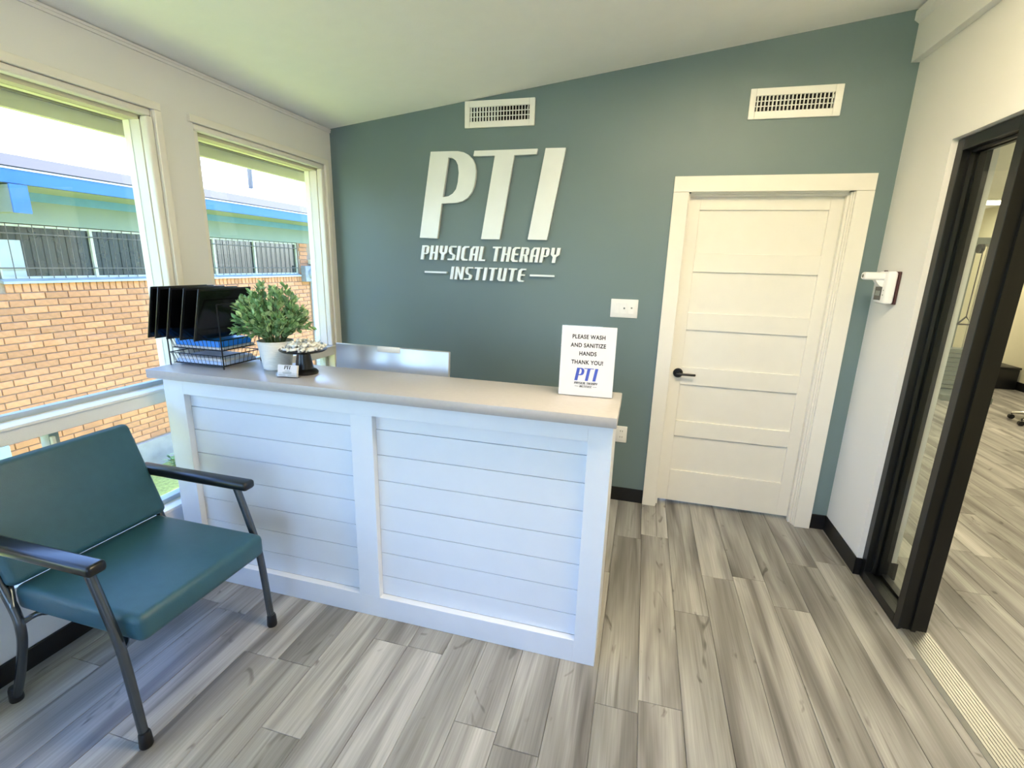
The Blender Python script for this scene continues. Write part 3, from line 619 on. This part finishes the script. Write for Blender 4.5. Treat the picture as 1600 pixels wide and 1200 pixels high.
# ---- pedestal with wrapped mints
kc = (.735, -1.365)
ck = thing('pedestal_dish', (kc[0], kc[1], CT), 'black pedestal dish holding wrapped mints beside the plant', 'dish')
obj('foot', MB().lathe([(.058, 0), (.060, .008), (.052, .018), (.040, .024), (.036, .05), (.030, .085), (.028, .098), (.034, .102)], (kc[0], kc[1], CT), 32), 'black_plastic', ck, smooth=True)
obj('dish', MB().lathe([(.034, .1022), (.092, .104), (.102, .110), (.103, .114), (.092, .111), (.02, .110)], (kc[0], kc[1], CT), 40), 'black_plastic', ck, smooth=True)
mm = MB().rbox(-.014, .014, -.010, .010, -.006, .006, .0055, 2)
for s in (-1, 1):
    for k in range(4):
        a = k*math.pi/4; mb2 = mm.add([(s*.012, 0, 0), (s*.026, .009*math.cos(a), .009*math.sin(a)), (s*.024, .009*math.cos(a+.7), .009*math.sin(a+.7)), (s*.026, -.009*math.cos(a), -.009*math.sin(a))], [(0, 1, 2), (0, 2, 3)])
mme = bpy.data.meshes.new('wrapped_mint'); mme.from_pydata([tuple(v) for v in mm.v], [], mm.f); mme.materials.append(MATS['mint_wrap'])
rm = random.Random(5); k = 0
for layer, (n, R0, z) in enumerate(((13, .080, .120), (10, .050, .121), (8, .052, .136), (5, .026, .138), (4, .022, .150))):
    for i in range(n):
        a = 2*math.pi*(i+.5*layer)/n
        o = bpy.data.objects.new('wrapped_mint', mme); o.location = (kc[0]+R0*math.cos(a), kc[1]+R0*math.sin(a), CT+z+rm.uniform(-.001, .002)); o.rotation_euler = (rm.uniform(-.35, .35), rm.uniform(-.35, .35), rm.uniform(0, 3.1))
        link(o, None, None, 'small wrapped mint in clear wrapper piled on the black pedestal dish', 'candy', 'wrapped mints on the pedestal dish')
# ---- business card holder
ca = math.radians(8)
Mc = Matrix.Translation((.722, -1.468, CT)) @ Matrix.Rotation(math.radians(9), 4, 'Z') @ Matrix.Rotation(math.radians(-14), 4, 'X')
Mc0 = Matrix.Translation((.722, -1.468, CT)) @ Matrix.Rotation(math.radians(9), 4, 'Z')
cardz = thing('card_holder', (.722, -1.468, CT), 'clear holder with white business cards in front of the pedestal dish', 'card holder')
def mbox(M, x0, x1, y0, y1, z0, z1): mb = B(x0, x1, y0, y1, z0, z1); mb.v = [tuple(M @ Vector(v)) for v in mb.v]; return mb
MATS['acrylic'] = glass_mat('acrylic', (.96, .97, .98), 1.0)
obj('holder', MB().add(mbox(Mc, -.05, .05, -.004, -.0025, .004, .022).v, mbox(Mc, -.05, .05, -.004, -.0025, .004, .022).f).add(mbox(Mc0, -.05, .05, -.004, .03, 0, .0015).v, mbox(Mc, 0, 1, 0, 1, 0, 1).f), 'acrylic', cardz)
cds = obj('card_stack', mbox(Mc, -.0445, .0445, -.002, .012, .0045, .056), 'paper', cardz)
Mt = Mc @ Matrix.Translation((0, -.0024, .03)) @ Matrix.Rotation(math.pi/2, 4, 'X')
cm = lambda M: (lambda u, v, d: M @ Vector((u, v, d)))
def mini_logo(parent, M, cx, cz, wdt, mbig, msmall, with_words=True):
    """the PTI mark in flat print, centred on (cx, cz) of plane M"""
    gx0, gx1, gz0, gz1 = .686, 1.681, 1.488, 2.309; sc = wdt/(gx1-gx0); f = lambda p: (cx+(p[0]-(gx0+gx1)/2)*sc, cz+(p[1]-gz1)*sc)
    mb = MB()
    for k in 'PTI': mb.prism([[f(p) for p in l] for l in PTI[k]], cm(M), 0, .0003)
    obj('printed_logo', mb, mbig, parent)
    if with_words:
        mb = MB(); a = f((.686, 1.60)); b = f((1.681, 1.49))
        word(parent, 'PHYSICAL THERAPY', a[0], f((1.68, 0))[0], f((0, 1.600))[1], .098*sc, cm(M), 0, .0003, msmall, one=mb)
        word(parent, 'INSTITUTE', f((.92, 0))[0], f((1.45, 0))[0], f((0, 1.465))[1], .09*sc, cm(M), 0, .0003, msmall, one=mb)
        for (u0, u1) in ((.716, .88), (1.49, 1.65)): mb.prism([[f((u0, 1.505)), f((u1, 1.505)), f((u1, 1.518)), f((u0, 1.518))]], cm(M), 0, .0003)
        obj('printed_words', mb, msmall, parent)
mini_logo(cds, Mt, 0, .023, .030, 'ink_black', 'ink_black', False)
lines = MB()
for (a, b, v) in ((-.012, .012, -.001), (-.02, .02, -.006), (-.022, .022, -.0095), (-.018, .018, -.013), (-.04, -.008, -.0195), (.004, .04, -.0195)): lines.prism([[(a, v), (b, v), (b, v+.0014), (a, v+.0014)]], cm(Mt), 0, .0003)
obj('printed_lines', lines, 'machine_grey', cds)
# ---- hand washing notice
Ms = Matrix.Translation((2.019, -1.312, CT)) @ Matrix.Rotation(math.radians(3), 4, 'Z') @ Matrix.Rotation(math.radians(-5), 4, 'X')
Ms0 = Matrix.Translation((2.019, -1.312, CT)) @ Matrix.Rotation(math.radians(3), 4, 'Z')
sn = thing('counter_sign', (2.019, -1.312, CT), 'white notice asking to wash and sanitize hands, in a clear stand', 'sign')
st = MB()
for a in ((-.110, .110, .0012, .003, .002, .286),): q = mbox(Ms, *a); st.add(q.v, q.f)
q = mbox(Ms0, -.110, .110, -.001, .07, 0, .002); st.add(q.v, q.f)
obj('stand', st, 'acrylic', sn)
sh = obj('sheet', mbox(Ms, -.108, .108, -.0012, .001, .003, .2835), 'paper', sn)
Mp = Ms @ Matrix.Translation((0, -.0014, 0)) @ Matrix.Rotation(math.pi/2, 4, 'X')
for tx, z in (('PLEASE WASH', .241), ('AND SANITIZE', .207), ('HANDS', .174), ('THANK YOU!', .139)):
    text_obj('printed_text', tx, .0225, Mp @ Matrix.Translation((0, z, 0)), 'ink_black', sh, squash=.86, bold=.0007)
mini_logo(sh, Mp, 0, .117, .094, 'ink_blue', 'ink_black')
# ---- monitor behind the counter
mo = thing('computer_monitor', (.95, -.98, .745), 'silver computer monitor seen from behind over the counter', 'monitor')
Mm = Matrix.Translation((.957, -.985, 0)) @ Matrix.Rotation(math.radians(-1.0), 4, 'Z') @ Matrix.Translation((0, 0, .80)) @ Matrix.Rotation(math.radians(-4), 4, 'X')
obj('shell', MB().rbox(-.333, .333, -.012, .012, .0, .362, .006, 3, Mm), 'monitor_silver', mo, smooth=True)
obj('screen', MB().rbox(-.32, .32, .0119, .0131, .045, .352, .0004, 1, Mm), 'gloss_black', mo)
obj('camera_clip', MB().rbox(-.075, .057, -.0165, -.0118, .333, .3635, .002, 2, Mm), 'white_plastic', mo, smooth=True)
obj('stand', MB().rbox(-.05, .05, -.10, -.085, -.05, .17, .004, 2, Mm).rbox(-.05, .05, -.09, -.011, .13, .145, .004, 2, Mm), 'monitor_silver', mo)
obj('stand_foot', MB().rbox(.84, 1.07, -1.12, -.93, .7452, .757, .004, 2), 'monitor_silver', mo, smooth=True)

# ================================================================ GYM THINGS
gm = thing('cable_machine', (6.35, 4.6, 0), 'grey cable weight machine standing in the gym behind the sidelight', 'exercise machine')
gx, gy = 6.42, 4.7
obj('base', MB().rbox(gx-.28, gx+.28, gy-.5, gy+.3, 0, .08, .01, 2), 'machine_grey', gm)
for dx in (-.09, .09): obj('guide_rod', MB().tube([(gx+dx, gy, .08), (gx+dx, gy, 2.05)], .02, 10), 'chrome', gm, smooth=True)
for i in range(9): obj('weight_plate', MB().rbox(gx-.17, gx+.17, gy-.09, gy+.09, .09+i*.062, .148+i*.062, .006, 1), 'machine_grey', gm)
obj('upright', MB().rbox(gx-.05, gx+.05, gy+.16, gy+.26, .08, 2.1, .008, 2), 'machine_grey', gm)
obj('top_arm', MB().rbox(gx-.24, gx+.24, gy-.35, gy+.26, 2.0, 2.08, .01, 2), 'machine_grey', gm)
obj('pulley', MB().lathe([(.06, -.018), (.06, .018)], (gx-.16, gy-.3, 1.95), 18, 'x'), 'black_plastic', gm); obj('cable', MB().tube([(gx-.16, gy-.36, 1.95), (gx-.16, gy-.36, 1.1)], .006, 6), 'black_plastic', gm)
obj('handle', MB().tube([(gx-.24, gy-.36, 1.0), (gx-.16, gy-.36, 1.1), (gx-.08, gy-.36, 1.0), (gx-.24, gy-.36, 1.0)], .012, 8), 'black_plastic', gm)
for (x, y, lab) in ((5.90, 4.35, 'black hexagonal dumbbell on the floor left of the cable machine'), (5.86, 4.75, 'black hexagonal dumbbell farther back beside the cable machine')):
    t = thing('dumbbell', (x, y, 0), lab, 'dumbbell')
    obj('grip', MB().tube([(x-.07, y, .07), (x+.07, y, .07)], .016, 10), 'chrome', t, smooth=True)
    for s in (-1, 1): obj('weight_head', MB().lathe([(.06, -.04), (.075, -.03), (.075, .03), (.06, .04)], (x+s*.10, y, .065), 6, 'x'), 'black_rubber', t)
st_ = thing('rolling_stool', (6.66, 3.30, 0), 'rolling stool with a chrome five-star base on the gym floor', 'stool')
sx, sy = 6.66, 3.30
for i in range(5):
    a = math.radians(200+72*i); e = (sx+.27*math.cos(a), sy+.27*math.sin(a))
    lg = obj('base_leg', MB().tube([(sx, sy, .12), (sx+.15*math.cos(a), sy+.15*math.sin(a), .105), (e[0], e[1], .075)], .02, 8, r2=.014), 'chrome', st_, smooth=True)
    obj('caster', MB().lathe([(.027, -.018), (.03, 0), (.027, .018)], (e[0], e[1], .03), 14, 'y').tube([(e[0], e[1], .03), (e[0], e[1], .085)], .008, 6), 'black_plastic', lg, smooth=True)
obj('gas_column', MB().tube([(sx, sy, .10), (sx, sy, .46)], .022, 12), 'chrome', st_, smooth=True)
obj('seat', MB().lathe([(.10, .455), (.175, .46), (.185, .48), (.18, .52), (.15, .535), (.0, .535)][:5], (sx, sy, 0), 28), 'black_plastic', st_, smooth=True)
sb = thing('step_box', (7.44, 5.55, 0), 'dark plyometric step box against the cream gym wall', 'box')
obj('body', MB().rbox(7.30, 7.62, 5.35, 5.75, 0, .30, .008, 2), 'black_plastic', sb, smooth=True); obj('top_mat', MB().rbox(7.29, 7.63, 5.34, 5.76, .3005, .33, .006, 2), 'black_rubber', sb, smooth=True)
pw = thing('wall_decal', (6.6, 7.6, 1.2), 'small red athlete decal on the gym end wall', 'decal')
mb = MB().prism([[(0, 0), (.1, .02), (.16, .2), (.3, .05), (.36, .1), (.22, .32), (.2, .5), (.3, .46), (.32, .52), (.18, .62), (.08, .58), (.1, .32), (.06, .1)]], lambda u, v, d: (6.75+u, d, 1.1+v), 7.597, 7.5995)
obj('figure', mb, 'poster_red', pw)
obj('head', MB().lathe([(.07, -.003), (.07, -.0005)], (6.95, 7.6, 1.82), 16, 'y'), 'poster_red', pw)

# ================================================================ OUTSIDE
GND = -1.02
obj('lawn', MB().box(-60, -.16, -40, 40, GND-.3, GND), 'grass', kind='stuff', label='sunlit green lawn outside the window wall', cat='grass')
obj('pavement', MB().box(-.15, 40, -40, YF-.15, GND-.3, -.32), 'sidewalk', kind='structure', label='pale concrete pavement in front of the shopfront', cat='pavement')
# our own eave over the window wall
obj('eave', MB().box(-.62, -.15, -8, 3.0, 2.31, 2.36).box(-.66, -.62, -8, 3.0, 2.225, 2.46), 'eave_paint', kind='structure', label='pale yellow eave soffit and fascia above the windows', cat='eave')
obj('trim_4', MB().box(-.6195, -.585, -8, 3.0, 2.292, 2.31), 'eave_line', kind='structure', label='grey strip along the eave soffit', cat='trim')  # darker grey strip along the soffit beside the fascia
obj('wall_outside', MB().box(-.15, -.02, .15, 3.0, -1.3, 2.36), 'gym_wall', kind='structure', label='outer wall continuing past the reception room', cat='wall')
# ---- neighbouring brick building
BX = -3.6; BY0, BY1 = -6.0, 4.37; ZB, ZS = -.665, 1.30
nb = thing('brick_building', (BX, 0, GND), 'orange brick building with blue fascia and barred windows outside', 'building')
obj('wall', MB().box(BX-.25, BX-.012, BY0, BY1, ZB, ZS).box(BX-.25, BX-.012, BY0, -.02, ZS, 1.85).box(BX-.25, BX-.012, 4.13, 7.5, ZS, 1.85).box(BX-.25, BX-.02, BY1, 7.5, ZB, ZS), 'mortar', nb)
obj('foundation', MB().box(BX-.25, BX+.03, BY0, 7.5, GND, ZB), 'concrete', nb)
BL, BH, MJ = .2035, .0685, .0095
def brick_mesh(l, h, m, name='brick'):
    c = .003; hx, hy, hz = .02, l/2, h/2
    vs = [(-hx, -hy, -hz), (-hx, hy, -hz), (-hx, hy, hz), (-hx, -hy, hz), (-c, -hy, -hz), (-c, hy, -hz), (-c, hy, hz), (-c, -hy, hz), (0, -hy+c, -hz+c), (0, hy-c, -hz+c), (0, hy-c, hz-c), (0, -hy+c, hz-c)]
    fs = [(8, 9, 10, 11), (4, 5, 9, 8), (5, 6, 10, 9), (6, 7, 11, 10), (7, 4, 8, 11), (0, 1, 5, 4), (1, 2, 6, 5), (2, 3, 7, 6), (3, 0, 4, 7)]
    me = bpy.data.meshes.new(name); me.from_pydata(vs, [], fs); me.materials.append(MATS[m]); me.update(); return me
full = brick_mesh(BL-MJ, BH-MJ, 'brick'); sold = brick_mesh(.0675-MJ, .098-MJ, 'brick')
half_cache = {}
slots = []          # (y, z, mesh, size)
z = ZS-.098/2; y = .0
for i in range(int((4.33-.03)/.0675)): slots.append((.0+.034+i*.0675, z, sold, .5))
row = 0; z = ZS-.098-BH/2
while z-BH/2 > ZB-.01:
    off = -.014+.02+(BL/2 if row % 2 else 0)
    k = math.floor((BY0-off)/BL)+1
    while off+k*BL < BY1-BL*.55:
        slots.append((off+k*BL, z, full, 1.)); k += 1
    e = off+k*BL-BL/2; l = BY1-e
    if l > .03:
        key = round(l, 3)
        if key not in half_cache: half_cache[key] = brick_mesh(l-MJ, BH-MJ, 'brick')
        slots.append((e+l/2, z, half_cache[key], .7))
    z -= BH; row += 1
# bricks beside the window band
for r in range(8):
    zz = ZS+BH*(r+.5)
    for k in range(29): slots.append((-.02-BL*(k+.5)-(BL/2 if r % 2 else 0)+.1, zz, full, .9)) if -.02-BL*(k+.5)-(BL/2 if r % 2 else 0)+.1 < -.11 else None
    slots.append((4.25+(.02 if r % 2 else 0), zz, full, .9))
def in_view(y, z):
    d = Vector((BX, y, z))-CAM_P; dz = d.dot(CF)
    if dz < .1: return False
    px = 800+FPX*d.dot(CR)/dz; py = 600-FPX*d.dot(CU)/dz
    if not (-15 < px < 500): return False
    if px < 262: return py < 640-px*.1 or (px > 205)      # upper pane, and the strip of low window right of the chair
    return px > 300 and py < 470
ranked = sorted(slots, key=lambda s: (not in_view(s[0], s[1]), (Vector((BX, s[0], s[1]))-CAM_P).length))
ranked = [s for s in ranked]
for (y, z, me, q) in ranked[:300]: inst('brick', me, (BX+random.uniform(-.0015, .0015), y, z), nb)
rest = MB()
for (y, z, me, q) in ranked[300:]: rest.add([(v.co.x+BX, v.co.y+y, v.co.z+z) for v in me.vertices], [tuple(p.vertices) for p in me.polygons])
rb_ = rest
m2 = mat('brick_field', (204, 142, 98), .85, var=.2, scale=5, bump=.8, bscale=160)
obj('brick_field', rest, 'brick_field', nb, kind='stuff')
# window band with security bars
ZW0, ZW1 = ZS+.035, 1.842
wins = [(0.0, .845), (.845, 1.72), (1.72, 2.42), (2.42, 3.158), (3.158, 4.10)]
obj('window_sill', MB().hexa([(BX-.05, -.02, ZS), (BX+.035, -.02, ZS-.01), (BX+.035, 4.13, ZS-.01), (BX-.05, 4.13, ZS), (BX-.05, -.02, ZW0+.01), (BX+.035, -.02, ZS+.012), (BX+.035, 4.13, ZS+.012), (BX-.05, 4.13, ZW0+.01)]), 'window_alu', nb)
obj('wall_core', B(BX-.25, BX-.12, -.02, 4.13, ZS, 1.85), 'mortar', nb)
for (a, b) in wins:
    wd = obj('window', MB().box(BX-.06, BX-.01, a+.001, a+.014, ZW0, ZW1).box(BX-.06, BX-.01, b-.014, b-.001, ZW0, ZW1).box(BX-.06, BX-.02, a+.014, b-.014, ZW0, ZW0+.02).box(BX-.06, BX-.02, a+.014, b-.014, ZW1-.02, ZW1), 'mull_cream', nb)
    obj('pane', B(BX-.045, BX-.04, a+.014, b-.014, ZW0+.02, ZW1-.02), 'dark_pane', wd)
    n = max(5, int(round((b-a)/.104)))
    for i in range(1, n):
        y = a+(b-a)*i/n; obj('bar', MB().tube([(BX-.005, y, ZW0), (BX-.005, y, ZW1)], .0042, 6), 'iron', wd)
    for z in (ZW0+.10, ZW1-.085): obj('bar', B(BX-.011, BX-.002, a, b, z-.006, z+.006), 'iron', wd)
obj('window_blind', B(BX-.0385, BX-.036, .02, .215, ZW0+.02, ZW0+.36), 'blind', nb)  # pale sheet painted in as a reflection on the first dark pane
# frieze, soffit, fascia, roof
obj('frieze', B(BX-.25, BX-.0, BY0, 7.5, 1.85, 2.065), 'soffit_green', nb)
obj('frieze_reflection', B(BX-.25, BX+.02, BY0, 7.5, 2.065, 2.145), 'reflected_blue', nb)  # light reflected under the soffit, put in as a pale blue band
obj('soffit', B(BX, -3.03, BY0, 7.5, 2.1455, 2.16), 'soffit_green', nb)
obj('fascia', B(-3.03, -3.0, BY0, 7.5, 2.15, 2.262), 'fascia_blue', nb)
obj('drip_edge', B(-3.035, -2.985, BY0, 7.5, 2.262, 2.277), 'drip_white', nb)
obj('roof_edge', MB().hexa([(-3.5, BY0, 2.2), (-2.98, BY0, 2.277), (-2.98, 7.5, 2.277), (-3.5, 7.5, 2.2), (-3.5, BY0, 2.455), (-2.98, BY0, 2.286), (-2.98, 7.5, 2.286), (-3.5, 7.5, 2.455)]), 'shingle', nb)
rs = .30
rf = obj('roof', MB().hexa([(-9, BY0, 2.17), (-3.5, BY0, 2.17), (-3.5, 7.5, 2.17), (-9, 7.5, 2.17), (-9, BY0, 2.455+5.5*rs), (-3.5, BY0, 2.455), (-3.5, 7.5, 2.455), (-9, 7.5, 2.455+5.5*rs)]), 'roof_white', nb)
vy = pix(390, 270, 0, -4.4).y; vz = 2.455+.9*rs
obj('vent_pipe', MB().lathe([(.10, 0), (.045, .03), (.04, .04), (.04, .34)], (-4.4, vy, vz-.03), 16), 'iron', nb, smooth=True)
obj('beam_end', MB().box(-3.45, -2.978, -.17, -.05, 1.915, 2.135), 'soffit_green', nb); obj('beam_cap', B(-2.978, -2.965, -.175, -.045, 1.91, 2.14), 'fascia_blue', nb)
# grey masonry and service box at the end of the brick wall
gme = brick_mesh(.39, .19-MJ, 'brick_grey', 'block')
for r in range(10):
    for k in range(6): inst('block', gme, (BX+.03, BY1+.2+.40*k+(-.0), ZB+.1+.19*r), nb)
obj('grey_wall', B(BX-.25, BX+.022, BY1, 7.5, ZB, 1.25), 'mortar', nb)
obj('service_box', MB().rbox(BX-.0, BX+.10, 4.16, 4.5, 1.2, 1.47, .006, 1), 'brick_grey', nb); obj('meter', MB().lathe([(.09, .10), (.09, .14), (.06, .155)], (BX, 4.33, 1.345), 20, 'x'), 'window_alu', nb, smooth=True)
obj('lintel_block', MB().rbox(BX, BX+.08, 4.36, 4.7, 1.50, 1.58, .005, 1), 'mull_cream', nb)
obj('conduit', MB().tube(smooth_path([(BX+.1, 4.45, 1.5), (BX+.1, 4.52, 1.3), (BX+.09, 4.6, 1.1), (BX+.09, 4.65, .6)]), .008, 6), 'iron', nb)
obj('downspout', MB().rbox(BX+.005, BX+.07, -.42, -.27, GND, -.22, .008, 1), 'mint_pipe' if 'mint_pipe' in MATS else mat('mint_pipe', (176, 214, 200), .6), nb)
# ---- shrubs at the foot of the brick wall
def shrub(x, y, h, r, n, label, seed):
    q = random.Random(seed); t = thing('shrub', (x, y, GND), label, 'shrub', 'shrubs along the brick wall'); lv = MB(); sm = MB(); lv2 = MB()
    for i in range(n):
        az = q.uniform(0, 6.28); f = q.random(); e = Vector((x+r*math.cos(az)*f, y+r*math.sin(az)*f, GND+h*(1-.45*f*f)*q.uniform(.6, 1)))
        sm.tube([(x+.1*math.cos(az)*f, y+.1*math.sin(az)*f, GND+.006), tuple(e)], .004, 4)
        for j in range(14):
            u = q.uniform(.35, 1); p = Vector((x, y, GND)).lerp(e, u)
            leaf_at(lv if q.random() < .5 else lv2, p, Vector((q.uniform(-1, 1), q.uniform(-1, 1), q.uniform(-.2, 1))), Vector((q.uniform(-.3, .3), .2, 1)), q.uniform(.05, .09), q.uniform(.03, .045))
    for q_ in (lv, lv2): q_.v = [(v[0], v[1], max(v[2], GND+.002)) for v in q_.v]
    obj('foliage', lv, 'leaf', t, kind='stuff'); obj('new_foliage', lv2, 'leaf_light', t, kind='stuff'); obj('twigs', sm, 'stem', t, kind='stuff')
shrub(-3.22, 1.28, .30, .26, 40, 'low leafy shrub at the brick wall seen between chair and desk', 3)
shrub(-3.2, -.2, .30, .26, 34, 'low leafy shrub at the brick wall farther from the desk', 4)

# ================================================================ RECEPTION CEILING LIGHT (overhead, above the frame)
ceiling_light(2.55, -1.85, CZ(2.55-.6), .6, .3, 'flat ceiling light panel over the reception floor')
